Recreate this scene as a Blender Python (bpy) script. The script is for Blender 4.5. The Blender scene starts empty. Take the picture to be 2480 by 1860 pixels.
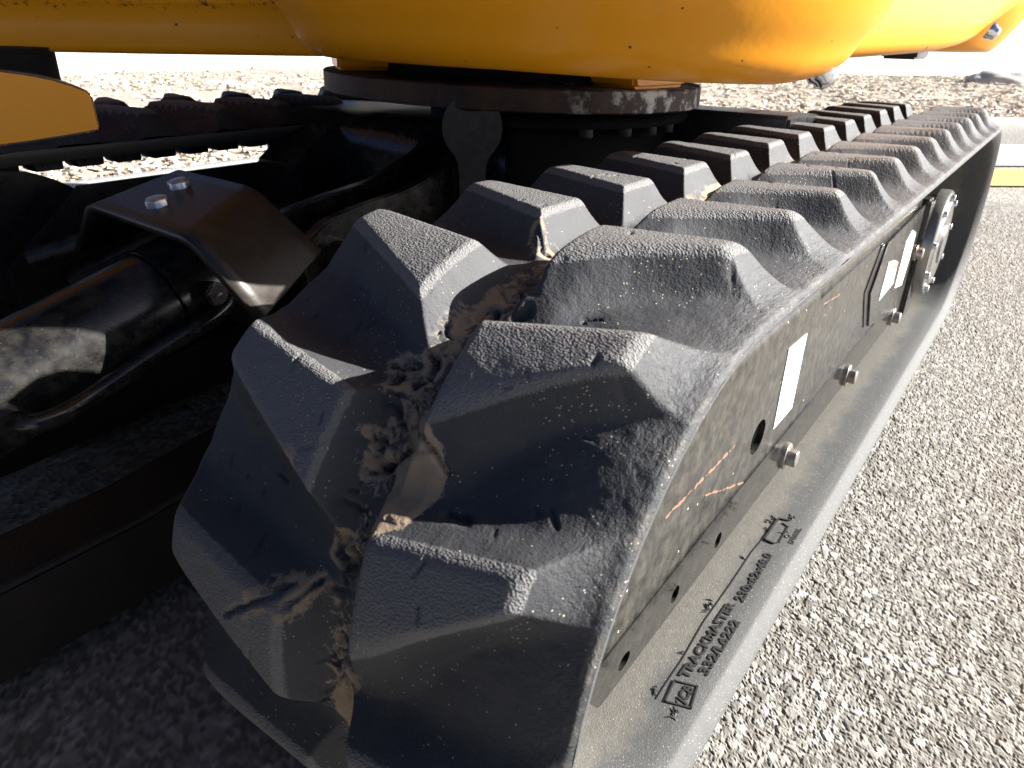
import bpy, bmesh, math, random
import numpy as np
from mathutils import Vector, Matrix

S = bpy.context.scene
COL = S.collection
rng = np.random.default_rng(7)
random.seed(7)

# ------------------------------------------------------------------ camera, sky, sun, exposure
cam_d = bpy.data.cameras.new('camera'); cam = bpy.data.objects.new('camera', cam_d); COL.objects.link(cam)
CAM = Vector((-0.3248, -0.0985, 0.4623))
yaw, pitch, roll = 0.6195, -0.4474, 0.0243
fwd = Vector((math.cos(pitch)*math.cos(yaw), math.cos(pitch)*math.sin(yaw), math.sin(pitch)))
rgt = Vector((math.sin(yaw), -math.cos(yaw), 0)); upv = rgt.cross(fwd)
r2 = rgt*math.cos(roll)+upv*math.sin(roll); u2 = upv*math.cos(roll)-rgt*math.sin(roll)
M = Matrix((r2, u2, -fwd)).transposed().to_4x4(); M.translation = CAM
cam.matrix_world = M
cam_d.sensor_width = 36; cam_d.lens = 36*1767.5/2480; cam_d.clip_start = 0.02; cam_d.clip_end = 2000
cam_d.dof.use_dof = True; cam_d.dof.focus_distance = 0.50; cam_d.dof.aperture_fstop = 20
S.camera = cam

SUN = Vector((0.57, -0.73, 0.42)).normalized()        # towards the sun
w = bpy.data.worlds.new('World'); S.world = w; w.use_nodes = True
wn = w.node_tree.nodes; bg = wn['Background']
sky = wn.new('ShaderNodeTexSky'); sky.sky_type = 'NISHITA'; sky.sun_disc = False
sky.sun_elevation = math.asin(SUN.z); sky.sun_rotation = math.atan2(SUN.x, SUN.y)
sky.air_density = 0.22; sky.dust_density = 1.0; sky.ozone_density = 1.5
w.node_tree.links.new(sky.outputs[0], bg.inputs[0]); bg.inputs[1].default_value = 0.05
sd = bpy.data.lights.new('sun', 'SUN'); sd.energy = 5.0; sd.angle = math.radians(0.55); sd.color = (1, .965, .91)
so = bpy.data.objects.new('sun', sd); COL.objects.link(so)
so.rotation_euler = SUN.to_track_quat('Z', 'Y').to_euler(); so.location = (3, -3, 4)
S.view_settings.view_transform = 'Standard'; S.view_settings.look = 'None'
S.view_settings.exposure = 1.95; S.view_settings.gamma = 1; S.view_settings.use_curve_mapping = False

# ------------------------------------------------------------------ helpers
def link(o, parent=None):
    COL.objects.link(o)
    if parent: o.parent = parent
    return o
def tag(o, label=None, cat=None, group=None, kind=None):
    if label: o['label'] = label
    if cat: o['category'] = cat
    if group: o['group'] = group
    if kind: o['kind'] = kind
    return o
def empty(name, parent=None, loc=(0, 0, 0)):
    o = bpy.data.objects.new(name, None); o.empty_display_size = .05; o.location = loc
    return link(o, parent)
def smooth_angle(me, deg):
    n = len(me.polygons); me.polygons.foreach_set('use_smooth', [True]*n)
    bm = bmesh.new(); bm.from_mesh(me); a = math.radians(deg)
    for e in bm.edges:
        if len(e.link_faces) == 2 and e.calc_face_angle(0) > a: e.smooth = False
    bm.to_mesh(me); bm.free()
def bobj(name, bm, mat, parent=None, bevel=0, seg=2, ang=35, smooth=True):
    bmesh.ops.remove_doubles(bm, verts=bm.verts, dist=1e-6)
    bmesh.ops.recalc_face_normals(bm, faces=bm.faces)
    if bevel:
        es = [e for e in bm.edges if len(e.link_faces) == 2 and e.calc_face_angle(0) > math.radians(ang)]
        bmesh.ops.bevel(bm, geom=es, offset=bevel, segments=seg, affect='EDGES', clamp_overlap=True)
    me = bpy.data.meshes.new(name); bm.to_mesh(me); bm.free()
    me.materials.append(mat)
    if smooth: smooth_angle(me, 40)
    return link(bpy.data.objects.new(name, me), parent)
def npmesh(name, V, F, mat, parent=None, attrs=None, smooth=True, normals=None, coll=True):
    """V (n,3), F (m,4) or (m,3)"""
    me = bpy.data.meshes.new(name); k = F.shape[1]
    me.vertices.add(len(V)); me.vertices.foreach_set('co', np.ascontiguousarray(V, np.float32).ravel())
    me.loops.add(F.size); me.loops.foreach_set('vertex_index', np.ascontiguousarray(F, np.int32).ravel())
    me.polygons.add(len(F)); me.polygons.foreach_set('loop_start', np.arange(0, F.size, k, dtype=np.int32))
    me.polygons.foreach_set('loop_total', np.full(len(F), k, np.int32))
    me.polygons.foreach_set('use_smooth', np.full(len(F), smooth))
    me.update(calc_edges=True)
    for an, av in (attrs or {}).items():
        dom = 'POINT' if len(av) == len(V) else 'FACE'
        at = me.attributes.new(an, 'FLOAT', dom); at.data.foreach_set('value', np.ascontiguousarray(av, np.float32))
    if normals is not None: me.normals_split_custom_set_from_vertices(normals.tolist())
    me.materials.append(mat)
    return link(bpy.data.objects.new(name, me), parent)
def prism(bm, pts, vec):
    """closed prism: polygon pts (3-D) extruded along vec"""
    vec = Vector(vec); a = [bm.verts.new(Vector(p)) for p in pts]; b = [bm.verts.new(Vector(p)+vec) for p in pts]
    n = len(pts); bm.faces.new(a); bm.faces.new(b[::-1])
    for i in range(n): bm.faces.new((a[i], b[i], b[(i+1) % n], a[(i+1) % n]))
def box(bm, lo, hi):
    x0, y0, z0 = lo; x1, y1, z1 = hi
    prism(bm, [(x0, y0, z0), (x1, y0, z0), (x1, y1, z0), (x0, y1, z0)], (0, 0, z1-z0))
def cyl(bm, a, b, r, n=24, r2=None, cap=True):
    a, b = Vector(a), Vector(b); d = (b-a).normalized(); r2 = r if r2 is None else r2
    t = d.orthogonal().normalized(); s = d.cross(t)
    A = []; B = []
    for i in range(n):
        c = math.cos(2*math.pi*i/n); q = math.sin(2*math.pi*i/n)
        A.append(bm.verts.new(a+(t*c+s*q)*r)); B.append(bm.verts.new(b+(t*c+s*q)*r2))
    for i in range(n): bm.faces.new((A[i], A[(i+1) % n], B[(i+1) % n], B[i]))
    if cap: bm.faces.new(A[::-1]); bm.faces.new(B)
def tube(bm, pts, r, n=10):
    pts = [Vector(p) for p in pts]; rings = []
    for i, p in enumerate(pts):
        d = (pts[min(i+1, len(pts)-1)]-pts[max(i-1, 0)]).normalized()
        t = d.cross(Vector((.3, .2, 1))).normalized(); s = d.cross(t)
        rings.append([bm.verts.new(p+(t*math.cos(2*math.pi*k/n)+s*math.sin(2*math.pi*k/n))*r) for k in range(n)])
    for a, b in zip(rings, rings[1:]):
        for k in range(n): bm.faces.new((a[k], a[(k+1) % n], b[(k+1) % n], b[k]))
    bm.faces.new(rings[0][::-1]); bm.faces.new(rings[-1])
def spline(pts, m=6):
    """Catmull-Rom through points"""
    P = [Vector(p) for p in pts]; P = [P[0]*2-P[1]]+P+[P[-1]*2-P[-2]]; out = []
    for i in range(1, len(P)-2):
        for k in range(m):
            t = k/m; a, b, c, d = P[i-1:i+3]
            out.append(.5*((2*b)+(c-a)*t+(2*a-5*b+4*c-d)*t*t+(3*b-a-3*c+d)*t**3))
    out.append(P[-2]); return out
def hexbolt(name, pos, nrm, r, h, mats, parent, washer=0.0, rot=0.3):
    """hex head with chamfer on a flange washer: one mesh"""
    bm = bmesh.new(); z = Vector(nrm).normalized(); p = Vector(pos)
    t = z.orthogonal().normalized(); s = z.cross(t)
    wt = h*.22 if washer else 0
    if washer: cyl(bm, p-z*.002, p+z*wt, washer, 28, washer*.97)
    def ring(rr, zz, n=6, o=rot): return [bm.verts.new(p+(t*math.cos(o+2*math.pi*i/n)+s*math.sin(o+2*math.pi*i/n))*rr+z*zz) for i in range(n)]
    a = ring(r, wt-.0005); b = ring(r, h*.9); c = ring(r*.86, h)
    for i in range(6):
        j = (i+1) % 6
        bm.faces.new((a[i], a[j], b[j], b[i])); bm.faces.new((b[i], b[j], c[j], c[i]))
    bm.faces.new(c)
    return bobj(name, bm, mats, parent, bevel=r*.05, seg=1)

# value noise on numpy arrays
def vnoise(x, y, seed=0):
    r = np.random.default_rng(seed); T = r.random((256, 256))
    xi = np.floor(x).astype(int); yi = np.floor(y).astype(int); fx = x-xi; fy = y-yi
    fx = fx*fx*fx*(fx*(fx*6-15)+10); fy = fy*fy*fy*(fy*(fy*6-15)+10)
    g = lambda a, b: T[a & 255, b & 255]
    return (g(xi, yi)*(1-fx)+g(xi+1, yi)*fx)*(1-fy)+(g(xi, yi+1)*(1-fx)+g(xi+1, yi+1)*fx)*fy
def fbm(x, y, seed=0, o=4, gain=.5):
    a = 1.; t = 0.; n = 0.
    for i in range(o): t = t+a*(vnoise(x*2**i+i*17.3, y*2**i-i*9.1, seed+i)-.5); n += a; a *= gain
    return t/n*2
def smin(a, b, k):
    h = np.clip(.5+.5*(b-a)/k, 0, 1); return b*(1-h)+a*h-k*h*(1-h)
def sstep(x, a, b):
    t = np.clip((x-a)/(b-a), 0, 1); return t*t*(3-2*t)

# ------------------------------------------------------------------ materials
def mat(name, rough=.5, base=(.5, .5, .5), metal=0., spec=.5, coat=0.):
    m = bpy.data.materials.new(name); m.use_nodes = True; nt = m.node_tree
    b = nt.nodes['Principled BSDF']; b.inputs['Base Color'].default_value = (*base, 1); b.inputs['Roughness'].default_value = rough
    b.inputs['Metallic'].default_value = metal; b.inputs['Specular IOR Level'].default_value = spec
    b.inputs['Coat Weight'].default_value = coat; b.inputs['Coat Roughness'].default_value = .12
    return m, nt, b
class G:
    """tiny node-graph helper"""
    def __init__(s, nt): s.nt = nt; s.tc = None
    def n(s, t, **kw):
        nd = s.nt.nodes.new(t)
        for k, v in kw.items(): setattr(nd, k, v)
        return nd
    def put(s, sock, v):
        if isinstance(v, bpy.types.NodeSocket): s.nt.links.new(v, sock)
        elif isinstance(v, (tuple, list)): sock.default_value = (*v, 1) if len(v) == 3 and sock.type == 'RGBA' else v
        else: sock.default_value = v
    def obj(s):
        if not s.tc: s.tc = s.n('ShaderNodeTexCoord')
        return s.tc.outputs['Object']
    def attr(s, name): return s.n('ShaderNodeAttribute', attribute_name=name).outputs['Fac']
    def noise(s, sc, det=4, rough=.55, vec=None, dist=0):
        nd = s.n('ShaderNodeTexNoise'); s.put(nd.inputs['Vector'], vec or s.obj())
        nd.inputs['Scale'].default_value = sc; nd.inputs['Detail'].default_value = det; nd.inputs['Roughness'].default_value = rough
        nd.inputs['Distortion'].default_value = dist; return nd.outputs['Fac']
    def vor(s, sc, feat='F1', out='Distance', vec=None, rnd=1.):
        nd = s.n('ShaderNodeTexVoronoi', feature=feat); s.put(nd.inputs['Vector'], vec or s.obj())
        nd.inputs['Scale'].default_value = sc; nd.inputs['Randomness'].default_value = rnd; return nd.outputs[out]
    def ramp(s, f, *stops):
        nd = s.n('ShaderNodeValToRGB'); s.put(nd.inputs[0], f); e = nd.color_ramp.elements
        while len(e) < len(stops): e.new(.5)
        for el, (p, c) in zip(e, stops):
            el.position = p; el.color = (c, c, c, 1) if not isinstance(c, tuple) else (*c, 1)
        return nd.outputs[0]
    def mix(s, f, a, b, mode='MIX'):
        nd = s.n('ShaderNodeMix', data_type='RGBA', blend_type=mode); s.put(nd.inputs[0], f); s.put(nd.inputs[6], a); s.put(nd.inputs[7], b); return nd.outputs[2]
    def m(s, op, a, b=0., c=0.):
        nd = s.n('ShaderNodeMath', operation=op); s.put(nd.inputs[0], a); s.put(nd.inputs[1], b)
        if op in ('MULTIPLY_ADD', 'COMPARE'): s.put(nd.inputs[2], c)
        return nd.outputs[0]
    def bump(s, h, st=.5, dist=.001, nrm=None):
        nd = s.n('ShaderNodeBump'); s.put(nd.inputs['Height'], h); nd.inputs['Strength'].default_value = st; nd.inputs['Distance'].default_value = dist
        if nrm: s.put(nd.inputs['Normal'], nrm)
        return nd.outputs[0]
    def sep(s, v):
        nd = s.n('ShaderNodeSeparateXYZ'); s.put(nd.inputs[0], v); return nd.outputs
    def mapv(s, sc=(1, 1, 1)):
        nd = s.n('ShaderNodeMapping'); s.put(nd.inputs['Vector'], s.obj()); nd.inputs['Scale'].default_value = sc; return nd.outputs[0]
    def seg(s, ax, az, bx, bz, wdt, wob=.004, wsc=60):
        """1 on a wobbly scratch from (ax,az) to (bx,bz) in the object's x-z plane"""
        o = s.sep(s.obj()); L = math.hypot(bx-ax, bz-az); ux, uz = (bx-ax)/L, (bz-az)/L
        dx = s.m('SUBTRACT', o[0], ax); dz = s.m('SUBTRACT', o[2], az)
        al = s.m('ADD', s.m('MULTIPLY', dx, ux), s.m('MULTIPLY', dz, uz))
        ac = s.m('ABSOLUTE', s.m('ADD', s.m('SUBTRACT', s.m('MULTIPLY', dz, ux), s.m('MULTIPLY', dx, uz)), s.m('MULTIPLY', s.m('SUBTRACT', s.noise(wsc, 3), .5), wob)))
        ins = s.m('MULTIPLY', s.m('GREATER_THAN', al, 0), s.m('LESS_THAN', al, L))
        return s.m('MULTIPLY', ins, s.m('LESS_THAN', ac, s.m('MULTIPLY', s.ramp(s.noise(wsc*2.5, 2), (.38, 0.), (.6, 1.)), wdt)))

def rubber_mat():
    m, nt, b = mat('rubber', .72, spec=.35); g = G(nt)
    top = g.attr('top'); mud = g.attr('mud'); lines = g.attr('lines')
    n1 = g.noise(14, 5, .6); n2 = g.noise(60, 6, .7, vec=g.mapv((1, .6, 1))); n3 = g.noise(420, 3, .6)
    top = g.ramp(g.m('ADD', top, g.m('MULTIPLY', g.m('SUBTRACT', g.noise(240, 4, .7), .5), 1.1)), (.35, 0.), (.75, 1.))
    base = g.mix(n1, (.024, .026, .032), (.058, .060, .064))
    worn = g.mix(n2, (.10, .10, .103), (.20, .197, .193))
    c = g.mix(g.m('MULTIPLY', top, .9), base, worn)
    dustm = g.m('MULTIPLY', g.ramp(n2, (.45, 0.), (.75, 1.)), .28)
    c = g.mix(dustm, c, (.10, .095, .088))
    halo = g.ramp(g.vor(55, 'F1'), (.10, 1.), (.22, 0.)); ring = g.m('MULTIPLY', halo, g.ramp(g.vor(55, 'F1', 'Color'), (.80, 0.), (.84, .5)))
    c = g.mix(g.m('MULTIPLY', ring, .5), c, (.09, .095, .105))
    # sand grains
    vd = g.vor(950); vc = g.sep(g.vor(950, 'F1', 'Color'))
    gm = g.ramp(g.noise(26, 4, .6), (.50, 0.), (.76, .22))
    grain = g.m('MULTIPLY', g.m('LESS_THAN', vc[0], g.m('MULTIPLY_ADD', gm, .8, .003)), g.ramp(vd, (.30, 1.), (.42, 0.)))
    gcol = g.mix(vc[1], (.40, .30, .18), (.62, .58, .50))
    # mud
    mudm = g.ramp(g.m('ADD', mud, g.m('MULTIPLY', g.m('SUBTRACT', g.noise(110, 6, .7), .5), .7)), (.42, 0.), (.52, 1.))
    mcol = g.mix(g.noise(90, 5), (.20, .145, .095), (.36, .285, .20))
    vein = g.m('MULTIPLY', g.ramp(g.m('ABSOLUTE', g.m('SUBTRACT', g.noise(75, 3, .55, dist=1.2), .5)), (.012, 1.), (.030, 0.)), g.ramp(g.m('ADD', mud, g.m('MULTIPLY', g.m('SUBTRACT', g.noise(35, 3), .5), .9)), (.22, 0.), (.40, .85)))
    c = g.mix(vein, c, (.23, .19, .145))
    c = g.mix(mudm, c, mcol)
    c = g.mix(g.m('MULTIPLY', lines, .5), c, (.17, .15, .125))
    c = g.mix(grain, c, gcol)
    g.put(b.inputs['Base Color'], c)
    g.put(b.inputs['Roughness'], g.mix(mudm, g.mix(n2, (.55,)*3, (.80,)*3), (.9,)*3))
    wr = g.vor(1150, 'SMOOTH_F1', vec=g.mapv((1, .7, 1)))
    hgt = g.m('ADD', g.m('MULTIPLY', wr, g.m('MULTIPLY_ADD', top, .9, .18)), g.m('MULTIPLY', n3, .45))
    wk = g.noise(330, 4, .65, vec=g.mapv((.35, 1, 1)), dist=.8)
    hgt = g.m('ADD', hgt, g.m('MULTIPLY', wk, g.m('MULTIPLY_ADD', g.attr('side'), 1.3, .25)))
    hgt = g.m('ADD', hgt, g.m('MULTIPLY', grain, 1.2))
    g.put(b.inputs['Normal'], g.bump(hgt, .9, .0008))
    return m
def inner_rubber_mat():
    m, nt, b = mat('dusty_rubber', .7, spec=.4); g = G(nt)
    o = g.sep(g.obj())
    n1 = g.noise(22, 6, .65); n2 = g.noise(160, 5, .65)
    dust = g.ramp(g.m('ADD', g.m('MULTIPLY', o[1], 26), g.m('MULTIPLY', g.m('SUBTRACT', n1, .5), 1.3)), (.6, 0.), (1.15, 1.))
    c = g.mix(n2, (.050, .051, .052), (.085, .085, .083))
    d = g.mix(n2, (.080, .077, .070), (.160, .150, .130))
    c = g.mix(dust, c, d)
    c = g.mix(g.ramp(g.noise(700, 2), (.66, 0.), (.72, .8)), c, (.42, .38, .30))
    g.put(b.inputs['Base Color'], c); g.put(b.inputs['Normal'], g.bump(g.m('ADD', n2, g.noise(800, 2)), .5, .0008))
    return m
def paint_mat():
    m, nt, b = mat('yellow_paint', .32, spec=.28, coat=.14); g = G(nt)
    n1 = g.noise(5, 5, .6); n2 = g.noise(45, 5, .6)
    c = g.mix(n1, (.68, .262, .005), (.76, .305, .006))
    c = g.mix(g.ramp(n2, (.56, 0.), (.80, .30)), c, (.70, .33, .02))
    st = g.noise(30, 4, .6, vec=g.mapv((1, 1, .12)))
    c = g.mix(g.ramp(st, (.62, 0.), (.8, .25)), c, (.35, .15, .02))
    chip = g.m('MULTIPLY', g.m('LESS_THAN', g.vor(34, 'F1', vec=g.mapv((1, 1, 1.6))), g.m('MULTIPLY', g.noise(190, 4), .23)), g.m('LESS_THAN', g.sep(g.vor(34, 'F1', 'Color', vec=g.mapv((1, 1, 1.6))))[0], .13))
    spk = g.m('MULTIPLY', g.m('LESS_THAN', g.vor(120, 'F1'), .12), g.m('LESS_THAN', g.sep(g.vor(120, 'F1', 'Color'))[0], .10))
    e = g.attr('edgewear')
    ed = g.ramp(g.m('ADD', e, g.m('MULTIPLY', g.m('SUBTRACT', g.noise(150, 5, .7), .5), .9)), (.55, 0.), (.62, 1.))
    c = g.mix(g.m('MAXIMUM', g.m('MAXIMUM', chip, spk), ed), c, (.035, .034, .036))
    g.put(b.inputs['Base Color'], c)
    g.put(b.inputs['Roughness'], g.mix(n2, (.30,)*3, (.48,)*3))
    g.put(b.inputs['Normal'], g.bump(g.m('ADD', g.noise(130, 2), g.m('MULTIPLY', chip, -3)), .12, .0012))
    return m
def black_mat(name='black_paint', dusty=.35, lo=(.010, .010, .011), hi=(.022, .021, .021), rough=(.18, .42), scr=False):
    m, nt, b = mat(name, .3, spec=.5); g = G(nt)
    n1 = g.noise(9, 5, .6); n2 = g.noise(75, 6, .65)
    c = g.mix(n1, lo, hi)
    dm = g.m('MULTIPLY', g.ramp(n2, (.40, 0.), (.78, 1.)), dusty)
    c = g.mix(dm, c, (.17, .155, .125))
    c = g.mix(g.ramp(g.noise(380, 3), (.66, 0.), (.71, .55*dusty)), c, (.36, .32, .25))
    r = g.mix(n2, (rough[0],)*3, (rough[1],)*3)
    if scr:
        film = g.ramp(g.noise(7, 5, .6), (.3, .18), (.7, .36)); c = g.mix(film, c, (.042, .040, .035))
        sc = None
        for a in [(.078, .162, .211, .159, .0020), (.150, .141, .261, .097, .0013), (.43, .222, .50, .215, .0008)]:
            q = g.seg(*a); sc = q if sc is None else g.m('MAXIMUM', sc, q)
        c = g.mix(sc, c, g.mix(g.noise(200, 3), (.15, .055, .025), (.26, .15, .10)))
        r = g.mix(sc, r, (.8,)*3)
        sp = g.m('MULTIPLY', g.m('LESS_THAN', g.vor(150), .16), g.m('LESS_THAN', g.sep(g.vor(150, 'F1', 'Color'))[0], .05))
        c = g.mix(sp, c, (.55, .52, .45))
    g.put(b.inputs['Base Color'], c); g.put(b.inputs['Roughness'], r)
    g.put(b.inputs['Normal'], g.bump(g.noise(220, 3), .10, .001))
    return m
def rust_mat():
    m, nt, b = mat('rusty_steel', .6, metal=0.); g = G(nt)
    n1 = g.noise(16, 6, .7, vec=g.mapv((1, 1, .35))); n2 = g.noise(120, 5, .7)
    c = g.mix(g.ramp(n1, (.40, 0.), (.62, 1.)), (.007, .005, .004), (.050, .020, .008))
    pale = g.m('MULTIPLY', g.ramp(g.noise(38, 6, .7), (.50, 0.), (.60, 1.)), g.ramp(g.m('SUBTRACT', g.m('ADD', g.sep(g.obj())[0], g.m('MULTIPLY', g.noise(14, 2), .12)), g.sep(g.obj())[1]), (.06, 0.), (.20, 1.)))
    c = g.mix(pale, c, g.mix(n2, (.42, .40, .36), (.70, .68, .62)))
    g.put(b.inputs['Base Color'], c); g.put(b.inputs['Roughness'], g.mix(n2, (.45,)*3, (.85,)*3))
    g.put(b.inputs['Normal'], g.bump(n2, .5, .001)); return m
def steel_mat(name, c1, c2, r, metal=.9, rust=.0):
    m, nt, b = mat(name, r, metal=metal); g = G(nt); n = g.noise(140, 5, .65)
    c = g.mix(n, c1, c2); rm = g.m('MULTIPLY', g.ramp(g.noise(70, 5, .7), (.45, 0.), (.6, 1.)), rust)
    c = g.mix(rm, c, (.22, .10, .045)); g.put(b.inputs['Base Color'], c)
    g.put(b.inputs['Metallic'], g.m('MULTIPLY', g.m('SUBTRACT', 1., rm), metal)); g.put(b.inputs['Roughness'], g.mix(n, (r*.7,)*3, (r*1.3,)*3))
    g.put(b.inputs['Normal'], g.bump(n, .15, .0006)); return m
def asphalt_mat():
    m, nt, b = mat('asphalt', .85, spec=.3); g = G(nt)
    t = g.attr('tone'); gap = g.attr('gap'); n2 = g.noise(1200, 3, .6); n1 = g.noise(5, 4)
    c = g.ramp(t, (0., (.12, .115, .11)), (.28, (.25, .24, .225)), (.7, (.37, .36, .335)), (1., (.54, .53, .51)))
    c = g.mix(g.m('MULTIPLY', gap, .85), c, (.17, .155, .13))
    c = g.mix(g.ramp(n2, (.35, .35), (.65, 0.)), c, (.12, .11, .10))
    c = g.mix(g.m('MULTIPLY', n1, .25), c, (.30, .27, .22))
    g.put(b.inputs['Base Color'], c); g.put(b.inputs['Normal'], g.bump(n2, .6, .0009)); return m
def road_mat():
    m, nt, b = mat('far_asphalt', .9, spec=.25); g = G(nt)
    v = g.vor(130, 'F1', 'Color'); n = g.noise(4, 5)
    c = g.ramp(g.sep(v)[0], (0., (.16, .15, .13)), (.6, (.36, .34, .30)), (1., (.54, .52, .48)))
    c = g.mix(g.m('MULTIPLY', n, .4), c, (.26, .24, .20))
    g.put(b.inputs['Base Color'], c); g.put(b.inputs['Normal'], g.bump(g.vor(130), .8, .003)); return m
def plain(name, c1, c2, sc=30, r=.85, bump=.3, dist=.002):
    m, nt, b = mat(name, r, spec=.3); g = G(nt); n = g.noise(sc, 6, .65)
    g.put(b.inputs['Base Color'], g.mix(n, c1, c2)); g.put(b.inputs['Normal'], g.bump(g.noise(sc*6, 4), bump, dist)); return m
def chip_mat():
    m, nt, b = mat('wood_chip', .85, spec=.2); g = G(nt); t = g.attr('tone')
    c = g.ramp(t, (0., (.42, .33, .24)), (.12, (.68, .60, .50)), (.6, (.82, .77, .69)), (1., (.88, .86, .81)))
    g.put(b.inputs['Base Color'], g.mix(g.noise(90, 4), c, (.36, .28, .20))); return m

RUB = rubber_mat(); RUBIN = inner_rubber_mat(); YEL = paint_mat()
BLK = black_mat(); PLATE = black_mat('frame_paint', .5, (.008, .008, .008), (.018, .018, .017), (.12, .26), scr=True); FLANGE = black_mat('polished_flange', .16, (.008, .008, .008), (.016, .016, .015), (.05, .16))
BLKD = black_mat('dark_frame_paint', .12); RUST = rust_mat(); DARK = plain('matt_black', (.005, .005, .005), (.009, .009, .009), 40, .75, .2); DARK.node_tree.nodes['Principled BSDF'].inputs['Specular IOR Level'].default_value = .1
GUARD = black_mat('guard_paint', .18, (.014, .012, .011), (.034, .026, .020), (.30, .50)); GLOSS = black_mat('gloss_black', .22, (.005, .005, .006), (.010, .010, .011), (.14, .30))
ARMM = plain('dusty_arm_paint', (.010, .010, .012), (.040, .032, .025), 25, .38, .3)
ZINC = steel_mat('zinc', (.50, .53, .58), (.70, .72, .76), .35)
BOLTM = steel_mat('dirty_bolt', (.26, .25, .23), (.46, .44, .41), .36, .85, .6)
CHROME = steel_mat('chrome', (.75, .75, .76), (.85, .85, .86), .12, 1.)
DSTEEL = steel_mat('dark_steel', (.030, .029, .027), (.055, .053, .050), .55, .3, .1)
WHITE, _, _ = mat('white_vinyl', .3, (.82, .82, .80))
RED, _, _ = mat('orange_print', .4, (.75, .22, .05))
LETT = plain('letter_rubber', (.016, .016, .017), (.035, .035, .036), 120, .55, .3, .0005)
ASPH = asphalt_mat(); ROAD = road_mat()
CONC = plain('concrete', (.46, .45, .42), (.60, .585, .55), 14, .9, .5, .003)
FORE = plain('pale_concrete', (.60, .59, .56), (.72, .71, .68), 6, .9, .2)
LINE = plain('road_paint', (.80, .46, .10), (.84, .56, .20), 60, .7, .5, .002)
BARK = plain('bark_mulch', (.52, .44, .35), (.74, .66, .56), 45, .95, 1., .02)
CHIP = chip_mat(); STONE = plain('stone', (.42, .40, .37), (.70, .67, .62), 18, .9, 1., .01)
LEAF = plain('dry_leaf', (.24, .13, .05), (.42, .27, .12), 300, .8, .4)

# ------------------------------------------------------------------ ground
# aggregate heightfield close to the camera
def worley(x, y, cell, seed):
    r = np.random.default_rng(seed); JX = r.random((256, 256)); JY = r.random((256, 256))
    xi = np.floor(x/cell).astype(int); yi = np.floor(y/cell).astype(int)
    f1 = np.full(x.shape, 9.); f2 = np.full(x.shape, 9.); idx = np.zeros(x.shape, int); ox = np.zeros(x.shape); oy = np.zeros(x.shape)
    for a in (-1, 0, 1):
        for b in (-1, 0, 1):
            cx = (xi+a) & 255; cy = (yi+b) & 255
            dx = (xi+a+.08+.84*JX[cx, cy])-x/cell; dy = (yi+b+.08+.84*JY[cx, cy])-y/cell
            d = np.hypot(dx, dy); cl = d < f1
            f2 = np.where(cl, f1, np.minimum(f2, d)); idx = np.where(cl, cx*256+cy, idx)
            ox = np.where(cl, dx, ox); oy = np.where(cl, dy, oy); f1 = np.where(cl, d, f1)
    return f1, f2, idx, ox, oy
def aggregate(X, Y):
    wx = X+.0012*fbm(X*140, Y*140, 3, 2); wy = Y+.0012*fbm(X*140+50, Y*140, 5, 2)
    H = np.zeros(X.shape); T = np.zeros(X.shape); Gp = np.ones(X.shape)
    for cell, amp, seed, cover in ((.0085, .0015, 1, .50), (.0047, .00095, 2, .94)):
        f1, f2, idx, ox, oy = worley(wx, wy, cell, seed)
        r = np.random.default_rng(seed+40); rh = r.random(65536)[idx]; rt = r.random(65536)[idx]; tx = r.normal(0, .5, 65536)[idx]; ty = r.normal(0, .5, 65536)[idx]; pr = r.random(65536)[idx]
        e = sstep(f2-f1, .04, .34)
        h = amp*(e*(.55+.45*rh)+.6*e*(tx*ox+ty*oy))*(pr < cover)
        up = h > H; H = np.where(up, h, H); T = np.where(up & (e > .2), rt, T); Gp = np.where(up, np.minimum(Gp, 1-e), Gp)
    H += .0005*fbm(X*500, Y*500, 9, 3)
    return H, T, Gp
xs = [-.45]
while xs[-1] < 2.6:
    d = max(.0, xs[-1]-.25); xs.append(xs[-1]+(.0034 if xs[-1] < -.05 else .0016)+.0042*d)
xs = np.array(xs); ys = np.concatenate([np.arange(-1.0, -.42, .0042), np.arange(-.42, .02, .0016), np.arange(.02, .66, .0042)])
X, Y = np.meshgrid(xs, ys, indexing='ij'); H, T, Gp = aggregate(X, Y)
edge = sstep(X, 2.6, 2.3)*sstep(X, -.45, -.40)*sstep(Y, -1., -.92)*sstep(Y, .655, .58)
Z = (H-.0030)*edge-.0056*(1-edge)
V = np.stack([X, Y, Z], -1).reshape(-1, 3); nx, ny = X.shape
I = np.arange(nx*ny).reshape(nx, ny); F = np.stack([I[:-1, :-1], I[1:, :-1], I[1:, 1:], I[:-1, 1:]], -1).reshape(-1, 4)
o = npmesh('asphalt', V, F, ASPH, None, {'tone': T.ravel(), 'gap': Gp.ravel()}, smooth=False); tag(o, kind='structure')
def sheet(name, pts, z, m):
    bm = bmesh.new(); bm.faces.new([bm.verts.new((x, y, z)) for x, y in pts]); return tag(bobj(name, bm, m, smooth=False), kind='structure')
sheet('road', [(-300, -400), (500, -400), (500, 400), (-300, 400)], -.006, ROAD)
NX, NY = .751, .660     # kerb normal
def nt_(n, t): return (n*NX-t*NY, n*NY+t*NX)
def stripe(name, n0, n1, t0, t1, z, m, k=40):
    bm = bmesh.new(); rows = []
    for i in range(k+1):
        t = t0+(t1-t0)*i/k; a = .004*math.sin(t*7)
        rows.append([bm.verts.new((*nt_(n0+a, t), z)), bm.verts.new((*nt_(n1+a, t), z))])
    for a, b in zip(rows, rows[1:]): bm.faces.new((a[0], a[1], b[1], b[0]))
    return tag(bobj(name, bm, m, smooth=False), kind='structure')
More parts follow.
